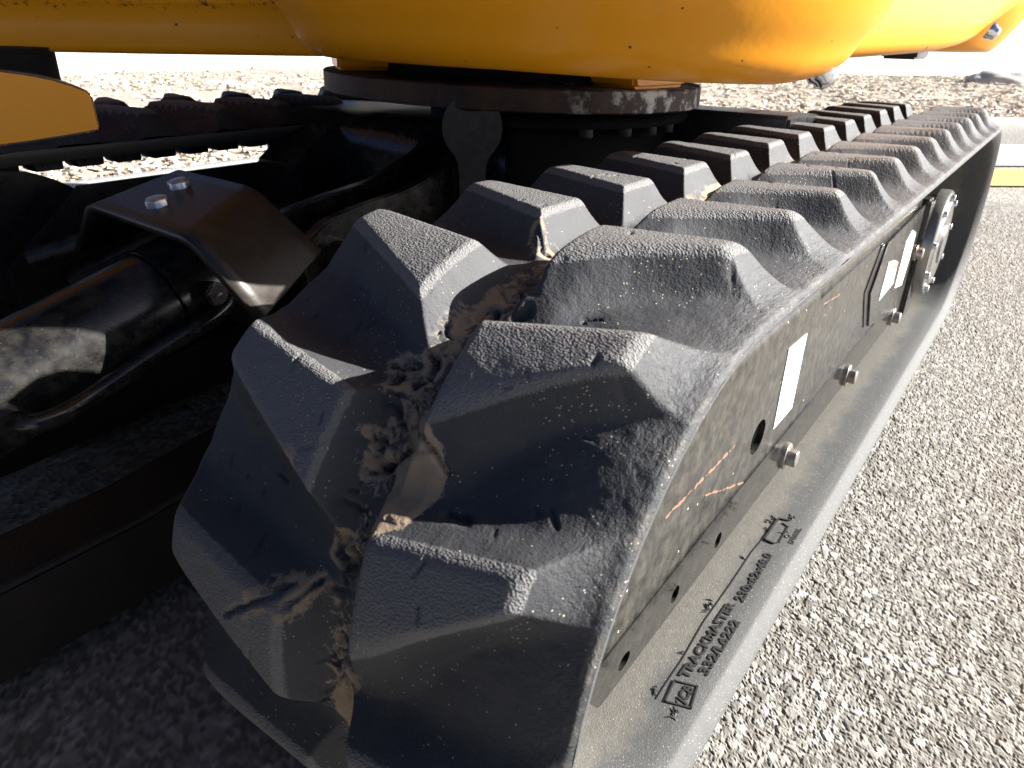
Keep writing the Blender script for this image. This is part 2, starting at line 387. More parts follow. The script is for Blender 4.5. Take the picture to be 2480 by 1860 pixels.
stripe('yellow_line', 2.24, 2.60, -9, -1.3, .001, LINE)
stripe('gutter', 2.70, 3.40, -9, -.7, .001, CONC)
# kerb swept along a bent line: profile = (outward distance, height)
base = [nt_(3.385, t) for t in (-90., -25.)]+[nt_(3.385, t) for t in np.linspace(-9, -1.3, 16)]+[(3.15, 1.50), (2.85, 1.62), (2.4, 1.66), (1.8, 1.665), (1.2, 1.665), (.6, 1.66), (-.2, 1.67), (-1.5, 1.69), (-4, 1.72)]
def offset(path, d):
    out = []
    for i, p in enumerate(path):
        a = Vector(path[max(i-1, 0)]); b = Vector(path[min(i+1, len(path)-1)]); t = (b-a).normalized(); n = Vector((t.y, -t.x))
        out.append((p[0]+n.x*d, p[1]+n.y*d))
    return out
def sweep(name, prof, path, m, kind):
    bm = bmesh.new(); rows = [[bm.verts.new((x, y, z)) for x, y in offset(path, d)] for d, z in prof]
    for a, b in zip(rows, rows[1:]):
        for i in range(len(path)-1): bm.faces.new((a[i], a[i+1], b[i+1], b[i]))
    return tag(bobj(name, bm, m), kind=kind)
sweep('kerb', [(0, -.02), (.004, .05), (.012, .098), (.020, .112), (.034, .120), (.142, .121), (.150, .115), (.150, -.02)], base, CONC, 'structure')
# mulch bed behind the kerb, forecourt beyond it
inner = offset(base, .152); DEP = [4.0]*18+[3.9, 3.8, 3.6, 3.4, 3.3, 3.3, 3.3, 3.3, 3.3]
outer = [offset(base, d)[i] for i, d in enumerate(DEP)]
bm = bmesh.new(); rows = []
for a, b in zip(inner, outer):
    row = []
    for k in range(9):
        f = k/8; x = a[0]+(b[0]-a[0])*f; y = a[1]+(b[1]-a[1])*f
        row.append(bm.verts.new((x, y, .095+.065*math.sin(f*math.pi*.5)+.012*math.sin(9*x+5*y)*math.cos(7*y-3*x)*min(1, 4*f))))
    rows.append(row)
for a, b in zip(rows, rows[1:]):
    for k in range(8): bm.faces.new((a[k], b[k], b[k+1], a[k+1]))
tag(bobj('mulch_bed', bm, BARK), kind='structure')
# wood chips: one heap nobody could count
N = 26000
seg = rng.integers(0, len(inner)-1, N*3)
lens = np.array([math.dist(inner[i], inner[i+1]) for i in range(len(inner)-1)]); vis = np.array([0. if i < 2 else (1. if (-1.5 < inner[i][0]) else .05) for i in range(len(inner)-1)])
pr = lens*vis; seg = rng.choice(len(pr), N, p=pr/pr.sum()); fr = rng.random(N); f = rng.random(N)**1.4
A = np.array(inner); B = np.array(outer)
pa = A[seg]+(A[seg+1]-A[seg])*fr[:, None]; pb = B[seg]+(B[seg+1]-B[seg])*fr[:, None]; P = pa+(pb-pa)*f[:, None]
zz = .100+.065*np.sin(f*np.pi*.5)+.012*np.sin(9*P[:, 0]+5*P[:, 1])*np.cos(7*P[:, 1]-3*P[:, 0])*np.minimum(1, 4*f)
L = rng.gamma(4, .0065, N)+.006; Wd = L*rng.uniform(.25, .6, N); Th = rng.uniform(.003, .008, N)
cube = np.array([[-1, -.7, -1], [1, -1, -1], [.8, .9, -1], [-1, 1, -1], [-.9, -.8, 1], [.9, -.7, 1], [1, .8, 1], [-.8, .9, 1]])*.5
az = rng.uniform(0, 2*np.pi, N); ax = rng.normal(0, .2, N); ay = rng.normal(0, .2, N)
q = cube[None]*np.stack([L, Wd, Th], 1)[:, None]
q[..., 2] += q[..., 0]*np.sin(ax)[:, None]+q[..., 1]*np.sin(ay)[:, None]
c, s = np.cos(az)[:, None], np.sin(az)[:, None]
q = np.stack([q[..., 0]*c-q[..., 1]*s+P[:, :1], q[..., 0]*s+q[..., 1]*c+P[:, 1:2], q[..., 2]+(zz+.006*rng.random(N))[:, None]], -1)
cf = np.array([[0, 3, 2, 1], [4, 5, 6, 7], [0, 1, 5, 4], [1, 2, 6, 5], [2, 3, 7, 6], [3, 0, 4, 7]])
F = (np.arange(N)[:, None, None]*8+cf[None]).reshape(-1, 4)
o = npmesh('wood_chips', q.reshape(-1, 3), F, CHIP, None, {'tone': np.repeat(rng.random(N), 6)}, smooth=False)
tag(o, 'pale wood chip mulch spread behind the concrete kerb', 'mulch', kind='stuff')
far = outer
# pale paving; its rise is added to put white where the sky burns out
bm = bmesh.new(); rows = [[bm.verts.new((x+NX*d, y+NY*d, z)) for x, y in far] for d, z in ((0, .155), (8, .16), (20, .5), (45, 2.6), (120, 11.), (260, 28.))]
for a, b in zip(rows, rows[1:]):
    for i in range(len(a)-1): bm.faces.new((a[i], a[i+1], b[i+1], b[i]))
tag(bobj('forecourt', bm, FORE, smooth=False), kind='structure')
# rock in the mulch
bm = bmesh.new(); bmesh.ops.create_icosphere(bm, subdivisions=4, radius=1)
for v in bm.verts:
    p = v.co.copy(); k = 1+.22*float(fbm(np.array([p.x*1.7+p.z]), np.array([p.y*1.7+4]), 61, 4)[0])*1.6
    v.co = Vector((p.x*.30*k, p.y*.2*k, max(p.z, -.4)*.10*k))
o = bobj('rock', bm, STONE); o.location = (8.0, .50, .165); o.rotation_euler = (0, 0, -1.2); tag(o, 'low grey rock lying at the back of the wood chip mulch', 'rock')

# ------------------------------------------------------------------ excavator root
EX = tag(empty('mini_excavator', None, (.56, .495, 0)), 'orange yellow mini excavator on black rubber tracks, upper body above the slewing ring', 'excavator')
ROOT = EX
def part(name):   # an Empty that groups sub-parts, at the machine's origin
    o = empty(name, EX); o.matrix_parent_inverse = Matrix.Translation(EX.location).inverted(); return o
def adopt(o, parent):
    """parent keeping the world placement"""
    loc = Vector((0, 0, 0)); p = parent
    o.parent = parent; o.matrix_parent_inverse = parent_world(parent).inverted(); return o
def parent_world(p):
    m = Matrix.Identity(4); chain = []
    while p: chain.append(p); p = p.parent
    for q in reversed(chain): m = m @ q.matrix_parent_inverse @ q.matrix_basis
    return m

# ------------------------------------------------------------------ rubber tracks
HT, HL, TE, R0, RP, X1, PIT = .3505, .0221, .0233, .166, .0063, 1.091, .096
W = .230; YA, YB = -.011, .232; ZC = HT-R0; LA = math.pi*(R0+RP)
def path(s, h):
    """outer belt surface: s=0 front tangent on top, +s along the top run"""
    Ltot = 2*X1+2*LA; s = np.mod(s+LA, Ltot)-LA       # -LA..: front arc first
    x = np.zeros_like(s); z = np.zeros_like(s)
    a = s < 0; th = np.where(a, -s/(R0+RP), 0)
    x = np.where(a, -(R0+h)*np.sin(th), x); z = np.where(a, ZC+(R0+h)*np.cos(th), z)
    t = (s >= 0) & (s <= X1); x = np.where(t, s, x); z = np.where(t, HT+h, z)
    b = (s > X1) & (s <= X1+LA); th = np.where(b, (s-X1)/(R0+RP), 0)
    x = np.where(b, X1+(R0+h)*np.sin(th), x); z = np.where(b, ZC+(R0+h)*np.cos(th), z)
    l = s > X1+LA; x = np.where(l, X1-(s-X1-LA), x); z = np.where(l, ZC-R0-h, z)
    return x, z
LTOT = 2*X1+2*LA
CRACKS = [[(-.1103, .131), (-.1097, .1272), (-.1142, .1246), (-.1187, .1225)], [(-.099, .1135), (-.1037, .1092), (-.1089, .1087), (-.1154, .1146)], [(-.1069, .1269), (-.1067, .1221), (-.1052, .1196)],
 [(-.137, .0881), (-.1411, .0811), (-.1476, .0726)], [(-.1455, .1154), (-.1504, .1133), (-.1559, .1115), (-.1571, .1074)], [(-.1613, .1129), (-.1557, .108), (-.1496, .1032), (-.144, .0983)], [(-.1755, .1507), (-.1691, .1439)],
 [(-.195, .1177), (-.2028, .1178), (-.2064, .1123)], [(-.1953, .1145), (-.1998, .1109), (-.2015, .1073), (-.2083, .109)], [(-.2468, .1634), (-.2368, .1498), (-.2295, .1399), (-.2226, .1304)], [(-.2292, .127), (-.2212, .1237), (-.2188, .1211)],
 [(-.0212, .0962), (-.0292, .0901), (-.0401, .0882), (-.0511, .0857), (-.0553, .0923)], [(-.059, .1054), (-.0622, .1026), (-.059, .0987), (-.0531, .0932)], [(-.0647, .0871), (-.0602, .0832)], [(-.0684, .108), (-.0634, .1079), (-.0606, .105), (-.0657, .1007)],
 [(.0092, .1248), (.0037, .1184), (.0057, .1144)], [(-.1639, .0651), (-.1631, .0592), (-.1626, .0541)], [(-.2425, .1086), (-.2532, .1053), (-.2537, .1015)]]
MUDPOLY = [(-.126, .1007), (-.1279, .0942), (-.133, .0846), (-.1384, .0765), (-.1472, .0716), (-.1618, .0765), (-.1739, .0762), (-.1861, .0934), (-.1844, .1023), (-.1665, .0985), (-.1567, .1010), (-.1411, .1010)]
def inpoly(X, Y, poly):
    ins = np.zeros(X.shape, bool); n = len(poly); dmin = np.full(X.shape, 9.)
    for i in range(n):
        (x1, y1), (x2, y2) = poly[i], poly[(i+1) % n]
        c = ((y1 > Y) != (y2 > Y)) & (X < (x2-x1)*(Y-y1)/((y2-y1) or 1e-9)+x1); ins ^= c
        dmin = np.minimum(dmin, segd(X, Y, x1, y1, x2, y2))
    return np.where(ins, dmin, -dmin)
def segd(X, Y, x1, y1, x2, y2):
    dx, dy = x2-x1, y2-y1; t = np.clip(((X-x1)*dx+(Y-y1)*dy)/(dx*dx+dy*dy+1e-12), 0, 1)
    return np.hypot(X-x1-t*dx, Y-y1-t*dy)
def softplus(v, a): return np.where(v/a > 20, v, a*np.log1p(np.exp(np.minimum(v/a, 20))))

def lug_height(Sg, Yg, k, kind, rr):
    s0 = PIT*(k-5)
    j = lambda a: rr.normal(0, a)
    if kind == 0:   # outer row
        s0 += .2018
        c = [(s0+j(.001), .0860), (s0-.0430+j(.001), .0830), (s0-.0018+j(.0012), .0150+j(.001)), (s0+.0148+j(.001), .0145)]
        ms = [2.0, None, .95, 1.5]
    else:
        s0 += .1555
        c = [(s0+j(.001), .1275), (s0+.0135+j(.001), .2110), (s0-.0050+j(.0012), .2120+j(.001)), (s0-.0450+j(.001), .1270)]
        ms = [1.5, 1.05, None, 2.2]
    if kind == 0: c = [c[0], c[1], c[2], c[3]]; edges = [(0, 1, 2.0), (1, 2, 'f'), (2, 3, 1.55), (3, 0, 1.35)]
    else: edges = [(0, 1, 1.5), (1, 2, 1.3), (2, 3, 'f'), (3, 0, 2.2)]
    cx = np.mean([q[0] for q in c]); cy = np.mean([q[1] for q in c]); hl = HL+j(.0005)
    v = None
    for a, b, m in edges:
        (xa, ya), (xb, yb) = c[a], c[b]; L = math.hypot(xb-xa, yb-ya); n0, n1 = (yb-ya)/L, -(xb-xa)/L
        if (cx-xa)*n0+(cy-ya)*n1 > 0: n0, n1 = -n0, -n1
        d = (Sg-xa)*n0+(Yg-ya)*n1
        if m == 'f':
            if kind == 0: m = .85+2.1*sstep(Yg, .074, .022)
            else: m = 1.9-.5*sstep(Yg, .15, .20)
        e = hl-m*d
        v = e if v is None else smin(v, e, .0034)
    top = hl+.0011+.00018*fbm(Sg*90, Yg*90, 11+k, 3)
    v = smin(v, top, .0056 if kind == 0 else .0044)
    return softplus(v, .0046+.0012*sstep(np.minimum(Yg-YA, YB-Yg), .045, .010)), v

def make_track(name, fine, y_of, label, lettering=True):
    mirrored = y_of(0) > y_of(.1)
    rr = np.random.default_rng(5 if fine else 6)
    if fine:
        s = np.concatenate([np.arange(-.47, .30, .00115), np.arange(.30, .62, .0020), np.arange(.62, 1.42, .0032), np.arange(1.42, LTOT-.47, .008)])
        y = np.linspace(YA, YB, 204)
    else:
        s = np.concatenate([np.arange(-.47, 1.4, .0045), np.arange(1.4, LTOT-.47, .010)]); y = np.linspace(YA, YB, 60)
    Sg, Yg = np.meshgrid(s, y, indexing='ij')
    Hh = np.zeros(Sg.shape); lid = np.full(Sg.shape, -1); vmax = np.full(Sg.shape, -1.); topm = np.zeros(Sg.shape)
    nl = int(round(LTOT/PIT))
    for kind in (0, 1):
        for k in range(nl):
            off = PIT*(k-5)+.18
            for wrap in (-LTOT, 0, LTOT):
                lo = np.searchsorted(s, off+wrap-.11); hi = np.searchsorted(s, off+wrap+.09)
                if hi-lo < 2: continue
                st = rr.bit_generator.state
                h, v = lug_height(Sg[lo:hi]-wrap, Yg[lo:hi], k, kind, np.random.default_rng(1000+k*2+kind))
                cur = Hh[lo:hi]; Hh[lo:hi] = np.maximum(cur, h)+.0
                g = (v > .0035) & (v > vmax[lo:hi]); lid[lo:hi][g] = k*2+kind; vmax[lo:hi] = np.maximum(vmax[lo:hi], v)
                topm[lo:hi] = np.maximum(topm[lo:hi], sstep(v, HL-.0045, HL-.0015))
    # belt section, moulding lines, relief
    ed = np.minimum(Yg-YA, YB-Yg); b = np.where(ed < .004, -.0026*(1-np.sqrt(np.clip(1-((.004-ed)/.004)**2, 0, 1))), 0)-.0055*np.clip(1-ed/.034, 0, 1)**1.5
    low = Hh < .010
    Hh = Hh+b+.0010*fbm(Sg*45, Yg*45, 21, 4)*(1-topm)+.00014*fbm(Sg*260, Yg*260, 31, 3)
    mud = np.zeros(Sg.shape); lines = np.zeros(Sg.shape)
    cen = np.exp(-((Yg-.107-.006*fbm(Sg*20, Yg*0+.5, 77, 2))/.015)**2)*sstep(.013-Hh, 0, .008)
    mud = cen*(.42+.5*fbm(Sg*16, Yg*16, 41, 3))
    # lug-root dirt films
    if fine:
        Hh += .0010*cen*(.5+fbm(Sg*50, Yg*50, 47, 3))
        lo, hi = np.searchsorted(s, (-.33, .05)); sub = (slice(lo, hi), slice(None)); a, c = Sg[sub], Yg[sub]
        wx = a+.0016*fbm(a*160, c*160, 51, 3); wy = c+.0016*fbm(a*160+9, c*160, 53, 3)
        pd = inpoly(a+.0035*fbm(a*70, c*70, 55, 3), c+.0035*fbm(a*70+5, c*70, 57, 3), MUDPOLY)
        pm = sstep(pd, -.003, .002); mud[sub] = np.maximum(mud[sub], pm); Hh[sub] = Hh[sub]+.0014*sstep(pd, -.001, .004)*(Hh[sub] < .012)
        md = np.exp(-((c-.100-.008*np.sin(a*60))/.008)**2)*sstep(a, -.225, -.245); mud[sub] = np.maximum(mud[sub], md*.9)
        f1, f2, _, _, _ = worley(a+.006*fbm(a*70, c*70, 81, 3)+1., c+.006*fbm(a*70+7, c*70, 83, 3)+1., .0135, 85)
        net = np.exp(-((f2-f1)/.055)**2)*sstep(cen[sub]+.35*fbm(a*40, c*40, 87, 3), .38, .60)*sstep(fbm(a*30, c*30, 89, 3), -.12, .2)
        Hh[sub] -= .0032*net; mud[sub] = np.maximum(mud[sub], .5*np.exp(-((f2-f1-.22)/.12)**2)*(net.max()>0)*sstep(cen[sub], .45, .8))
        for ci, cr in enumerate(CRACKS):
            d = np.full(a.shape, 9.); n = len(cr)-1
            for i in range(n): d = np.minimum(d, segd(wx, wy, *cr[i], *cr[i+1]))
            wd = .0011+.0006*(ci % 3)
            Hh[sub] -= .0045*np.exp(-(d/wd)**2)
            mud[sub] = np.maximum(mud[sub], .52*np.exp(-((d-.004)/.004)**2)*(c > .09)*(c < .15))
        for hx, hy, hr in ((-.1566, .1076, .0032), (-.2037, .1074, .0042), (-.2535, .1025, .003)):
            d = np.hypot((wx-hx)*1.2, wy-hy); Hh[sub] -= .009*np.exp(-(d/hr)**2)
        for hx, hy in ((.0082, .0135), (-.092, .0150), (-.184, .0125)):
            d = np.hypot(wx-hx, (wy-hy)*.7); Hh[sub] -= .0028*np.exp(-(d/.0019)**2)
        # sponge-like torn rubber lines along the outer shoulder
        for yy in (-.0098, -.0068):
            lw = np.exp(-((Yg-yy-.0006*fbm(Sg*30, Yg*0, 63, 2))/.0006)**2); Hh += .00018*lw; lines = np.maximum(lines, lw*sstep(fbm(Sg*120, Yg*120, 65, 3), -.1, .4))
        # random fine nicks on lug tops
        r5 = np.random.default_rng(99)
        for i in range(150):
            sx = r5.uniform(-.28, .4); yy = r5.uniform(.015, .215); an = r5.uniform(-.9, .9)+math.pi/2*(r5.random() < .3); ln = r5.uniform(.002, .009)
            lo2, hi2 = np.searchsorted(s, (sx-.012, sx+.012)); sb = (slice(lo2, hi2), slice(None))
            d = segd(Sg[sb]+.0006*fbm(Sg[sb]*300, Yg[sb]*300, 71, 2), Yg[sb], sx, yy, sx+ln*math.cos(an), yy+ln*math.sin(an))
            Hh[sb] -= r5.uniform(.0008, .002)*np.exp(-(d/.0007)**2)
    # outside surface + side walls + inside
    x, z = path(Sg, Hh); Yw = y_of(Yg)
    ns, ny = Sg.shape
    Vo = np.stack([x, Yw, z], -1).reshape(-1, 3)
    I = np.arange(ns*ny).reshape(ns, ny); J = np.roll(I, -1, 0)
    F = np.stack([I[:, :-1], J[:, :-1], J[:, 1:], I[:, 1:]], -1)
    if mirrored: F = F[..., ::-1]
    # normals of the whole sheet so that split pieces shade as one skin
    Pg = Vo.reshape(ns, ny, 3); ds = np.roll(Pg, -1, 0)-np.roll(Pg, 1, 0); dy = np.gradient(Pg, axis=1)
    Nn = np.cross(ds, dy); Nn /= np.linalg.norm(Nn, axis=-1, keepdims=True)+1e-12
    if mirrored: Nn = -Nn
    # outward check on the top run
    i0 = np.argmin(np.abs(s-.5))
    if Nn[i0, ny//2, 2] < 0: Nn = -Nn
    Nf = Nn.reshape(-1, 3)
    fl = np.maximum(np.maximum(lid[:, :-1], np.roll(lid, -1, 0)[:, :-1]), np.maximum(lid[:, 1:], np.roll(lid, -1, 0)[:, 1:]))
    att = {'side': sstep(Yg, .022, -.004).ravel(), 'top': topm.ravel(), 'mud': np.clip(mud, 0, 1).ravel(), 'lines': lines.ravel()}
    def sub(nm, mask, par):
        f = F[mask]; u, inv = np.unique(f.ravel(), return_inverse=True)
        return npmesh(nm, Vo[u], inv.reshape(-1, 4), RUB, None, {k: v[u] for k, v in att.items()}, True, Nf[u])
    belt = sub(name, fl < 0, None); adopt(belt, EX)
    if label: belt['label'] = label
    for l in np.unique(fl[fl >= 0]):
        adopt(sub('tread_lug', fl == l, belt), belt)
    # inside surface (sub-part) with rounded lips
    si = np.concatenate([np.arange(-LA, X1+LA+.3, .02), np.arange(X1+LA+.3, LTOT-LA, .02)])
    prof = [(YA, -.0078), (YA-.0003, -.0092), (YA+.0004, -.0108), (YA+.0030, -.0138), (YA+.0085, -.0215), (YA+.0115, -.0229), (.012, -TE), (.04, -TE+.0006), (.075, -TE), (YB-.075, -TE), (YB-.012, -TE), (YB-.003, -.014), (YB+.0004, -.010), (YB, -.0078)]
    rows = []
    for yy, hh in prof:
        xx, z2 = path(si, np.full(si.shape, hh)); rows.append(np.stack([xx, np.full(si.shape, y_of(yy)), z2], -1))
    Vi = np.stack(rows, 1); a, c = Vi.shape[:2]; I = np.arange(a*c).reshape(a, c); J = np.roll(I, -1, 0)
    Fi = np.stack([I[:, :-1], I[:, 1:], J[:, 1:], J[:, :-1]], -1).reshape(-1, 4)
    if mirrored: Fi = Fi[:, ::-1]
    adopt(npmesh('running_surface', Vi.reshape(-1, 3), Fi, RUBIN, None, None, True), belt)
    return belt

belt_r = make_track('rubber_track', True, lambda y: y, 'near rubber track with cracked muddy tread and raised lettering inside')
belt_l = make_track('rubber_track', False, lambda y: .992-y, 'far rubber track in the shade on the other side')
# guide teeth hanging under the far track's top run
tooth = None
for i in range(28):
    if tooth is None:
        bm = bmesh.new(); prism(bm, [(-.021, .855, .3285), (.021, .855, .3285), (.019, .850, .306), (-.014, .850, .306)], (0, .03, 0)); tooth = bobj('guide_tooth', bm, BLKD, None, .002, 1); o = tooth
    else: o = tooth.copy(); COL.objects.link(o)
    o.location = (-.035+.048*i+.004, 0, 0); adopt(o, belt_l)
# raised lettering on the inside of the lower run
ZI = ZC-R0+TE-.0004
def text(body, x, y, size, width, par, rot=0., shear=0., ext=.0011, z=ZI, off=.0003):
    cu = bpy.data.curves.new('lettering', 'FONT'); cu.body = body; cu.size = size; cu.extrude = ext; cu.shear = shear; cu.offset = off; cu.resolution_u = 3
    t = bpy.data.objects.new('lettering', cu); COL.objects.link(t); bpy.context.view_layer.update()
    dg = bpy.context.evaluated_depsgraph_get(); me = bpy.data.meshes.new_from_object(t.evaluated_get(dg))
    bpy.data.objects.remove(t); co = np.zeros(len(me.vertices)*3); me.vertices.foreach_get('co', co); co = co.reshape(-1, 3)
    co[:, 0] -= co[:, 0].min(); co[:, 0] *= width/co[:, 0].max(); c, s = math.cos(rot), math.sin(rot)
    co = np.stack([co[:, 0]*c-co[:, 1]*s+x, co[:, 0]*s+co[:, 1]*c+y, co[:, 2]+z], 1)
    me.vertices.foreach_set('co', co.ravel().astype(np.float32)); me.materials.clear(); me.materials.append(LETT); me.update()
    o = bpy.data.objects.new('lettering', me); COL.objects.link(o); adopt(o, par); return o
text('TRACKMASTER', .0670, .0182, .0095, .0975, belt_r)
text('332/L6222', .0790, .0078, .0095, .0680, belt_r)
text('230x62x48.0', .1700, .0145, .0098, .0770, belt_r)
text('JCB', .0440, .0105, .0095, .0180, belt_r, shear=.2)
text('I7000L', .2740, .0052, .0060, .0300, belt_r, ext=.0006)
def ridge(pts, wd, h, par, closed=False, nm='moulded_rib'):
    bm = bmesh.new(); n = len(pts)
    for i in range(n if closed else n-1):
        a = Vector((*pts[i], 0)); b = Vector((*pts[(i+1) % n], 0)); t = (b-a).normalized(); q = Vector((-t.y, t.x, 0))*wd/2
        a2 = a-t*wd*.4; b2 = b+t*wd*.4
        prism(bm, [a2-q+Vector((0, 0, ZI)), b2-q+Vector((0, 0, ZI)), b2+q+Vector((0, 0, ZI)), a2+q+Vector((0, 0, ZI))], (0, 0, h))
    o = bobj(nm, bm, LETT, None, 0, 1); adopt(o, par); return o
ridge([(.0395, .0225), (.0605, .0250), (.0655, .0095), (.0450, .0055)], .0012, .0012, belt_r, True)
ridge([(.2640, .0200), (.2650, .0285), (.3060, .0285), (.3085, .0200)], .0016, .0016, belt_r)
ridge([(.2640, .0200), (.2690, .0160), (.2980, .0165), (.3010, .0225)], .0012, .0012, belt_r)
ridge([(.0380, .0285), (.0500, .0290), (.0838, .0290), (.1286, .0315), (.1867, .0310), (.2408, .0315), (.2640, .0300)], .0006, .0007, belt_r)
# torn flakes of rubber along the moulding line
r6 = np.random.default_rng(12)
bm = bmesh.new()
for cx, cy, n, sp in ((.0435, .0315, 4, .006), (.0900, .0315, 2, .004), (.1480, .0335, 9, .012), (.2250, .0325, 2, .004), (.2950, .0310, 10, .014), (.315, .018, 8, .006), (.0345, .0120, 14, .008), (.285, .0130, 8, .008)):
    for i in range(n):
        x = cx+r6.normal(0, sp*.5); y = cy+r6.normal(0, .0016); a = r6.uniform(.3, 2.6); l = r6.uniform(.002, .008); ww = r6.uniform(.0008, .0022)
        d = Vector((math.cos(a), math.sin(a), 0)); q = Vector((-d.y, d.x, 0))
        p = Vector((x, y, ZI)); v = [bm.verts.new(p-q*ww), bm.verts.new(p+q*ww), bm.verts.new(p+d*l+Vector((0, 0, .0005))), bm.verts.new(p+d*l*.3+Vector((0, 0, .0012)))]
        for f in ((0, 1, 3), (1, 2, 3), (2, 0, 3), (0, 2, 1)): bm.faces.new([v[k] for k in f])
o = bobj('rubber_flakes', bm, LETT, None, smooth=False); o['kind'] = 'stuff'; adopt(o, belt_r)

# ------------------------------------------------------------------ near track frame (outer plate), bolts, holes, stickers
def curve_plate(name, outline, holes, y, depth, m, bev=0.):
    """2-D shape in x-z with real holes, extruded along +y"""
    cu = bpy.data.curves.new(name, 'CURVE'); cu.dimensions = '2D'; cu.fill_mode = 'BOTH'; cu.extrude = depth/2; cu.bevel_depth = bev
    for pts in [outline]+holes:
        sp = cu.splines.new('POLY'); sp.points.add(len(pts)-1); sp.use_cyclic_u = True
        for i, (a, b) in enumerate(pts): sp.points[i].co = (a, b, 0, 1)
    t = bpy.data.objects.new(name, cu); COL.objects.link(t); bpy.context.view_layer.update()
    me = bpy.data.meshes.new_from_object(t.evaluated_get(bpy.context.evaluated_depsgraph_get())); bpy.data.objects.remove(t)
    co = np.zeros(len(me.vertices)*3); me.vertices.foreach_get('co', co); co = co.reshape(-1, 3)
    co = np.stack([co[:, 0], y+depth/2-co[:, 2], co[:, 1]], 1); me.vertices.foreach_set('co', co.ravel().astype(np.float32))
    me.materials.clear(); me.materials.append(m); me.update()
    return link(bpy.data.objects.new(name, me))
def circ(cx, cz, rx, rz=None, n=28): rz = rz or rx; return [(cx+rx*math.cos(2*math.pi*i/n), cz+rz*math.sin(2*math.pi*i/n)) for i in range(n)]
YP = .055
tf = empty('track_frame'); adopt(tf, EX)
outl = [(-.030, .092), (.0, .092), (.33, .092), (1.0, .092), (1.0, .2325), (.40, .2325), (-.115, .2325), (-.134, .21), (-.137, .17), (-.10, .12)]
adopt(curve_plate('frame_plate', outl, [circ(.277, .137, .019, .0165)], YP, .006, PLATE), tf)
adopt(curve_plate('flange_strip', [(-.0045, .0545), (-.0005, .0518), (.005, .0512), (.985, .0515), (.985, .098), (.30, .098), (.18, .0985), (.0, .094), (-.031, .0935), (-.029, .090)], [circ(.205, .066, .0075), circ(.116, .068, .0075), circ(.032, .067, .0085, .0065)], YP-.0016, .006, FLANGE), tf)
# rolled top edges (near one lower and proud of the far one)
def roll(x0, x1, zc, r, y0, nm):
    bm = bmesh.new(); rows = []
    for i in range(13):
        a = math.pi*.5*i/12; rows.append((y0+r-r*math.cos(a), zc+r*math.sin(a)))
    prof = [(y0, zc-.012)]+rows+[(y0+r+.10, zc+r), (y0+r+.10, zc+r-.006), (y0+r, zc+r-.006)]+[(y0+r-(r-.006)*math.cos(math.pi*.5*i/6), zc+(r-.006)*math.sin(math.pi*.5*i/6)) for i in range(6, -1, -1)]+[(y0+.006, zc-.012)]
    prism(bm, [(x0, a, b) for a, b in prof], (x1-x0, 0, 0)); adopt(bobj(nm, bm, PLATE, None), tf)
roll(-.112, .408, .232, .020, YP-.0008, 'rolled_edge'); roll(.410, 1.0, .2335, .021, YP+.0022, 'rolled_edge')
bm = bmesh.new(); box(bm, (-.04, YP+.02, .06), (1.02, .175, .235)); adopt(bobj('frame_beam', bm, BLKD, None, .008, 2), tf)
# idler wheel inside the front of the track, seen through nothing but closing the gap
bm = bmesh.new(); cyl(bm, (0, .075, ZC), (0, .155, ZC), R0-TE-.004, 48); adopt(bobj('idler_wheel', bm, BLKD, None, .004, 2), tf)
bolt_lab = None
for i, (x, zb) in enumerate(((.391, .064), (.646, .066), (.938, .064))):
    adopt(hexbolt('bolt', (x, YP-.0028, zb), (0, -1, 0), .0098, .0125, BOLTM, None, .0150, .2+i), tf)
adopt(hexbolt('bolt', (.986, YP-.006, .160), (0, -1, 0), .0095, .012, BOLTM, None, .013, .5), tf)
def flat(name, pts, y, m, par, th=.0006):
    bm = bmesh.new(); prism(bm, [(a, y, b) for a, b in pts], (0, th, 0)); o = bobj(name, bm, m, None, smooth=False); adopt(o, par); return o
flat('white_sticker', [(.382, .206), (.383, .124), (.325, .124), (.3235, .208), (.33, .2085)], YP-.0008, WHITE, tf)
flat('white_sticker', [(.752, .196), (.80, .188), (.835, .178), (.838, .144), (.79, .143), (.748, .142)], YP-.0048, WHITE, tf)
flat('orange_mark', [(.79, .183), (.832, .176), (.828, .170), (.80, .176)], YP-.0056, RED, tf)
flat('white_sticker', [(.902, .212), (.945, .20), (.949, .157), (.936, .118), (.868, .130), (.866, .20)], YP-.0048, WHITE, tf)
# cover plate with a dark slanting slot in front of it, then the vertical motor guard
bm = bmesh.new(); prism(bm, [(.715, YP-.004, .229), (.985, YP-.004, .236), (.985, YP-.004, .060), (.722, YP-.004, .112), (.672, YP-.004, .172)], (0, .0038, 0)); adopt(bobj('cover_plate', bm, PLATE, None, .001, 1), tf)
bm = bmesh.new(); prism(bm, [(.690, YP-.0012, .231), (.714, YP-.0012, .229), (.671, YP-.0012, .172), (.721, YP-.0012, .112), (.700, YP-.0012, .116), (.646, YP-.0012, .178)], (0, .0010, 0)); adopt(bobj('slot', bm, BLKD, None, smooth=False), tf)
bm = bmesh.new(); prism(bm, [(.992, YP-.010, .243), (1.045, YP-.010, .240), (1.075, YP-.010, .030), (1.005, YP-.010, .046)], (0, .05, 0)); adopt(bobj('motor_guard', bm, BLK, None, .004, 2), tf)
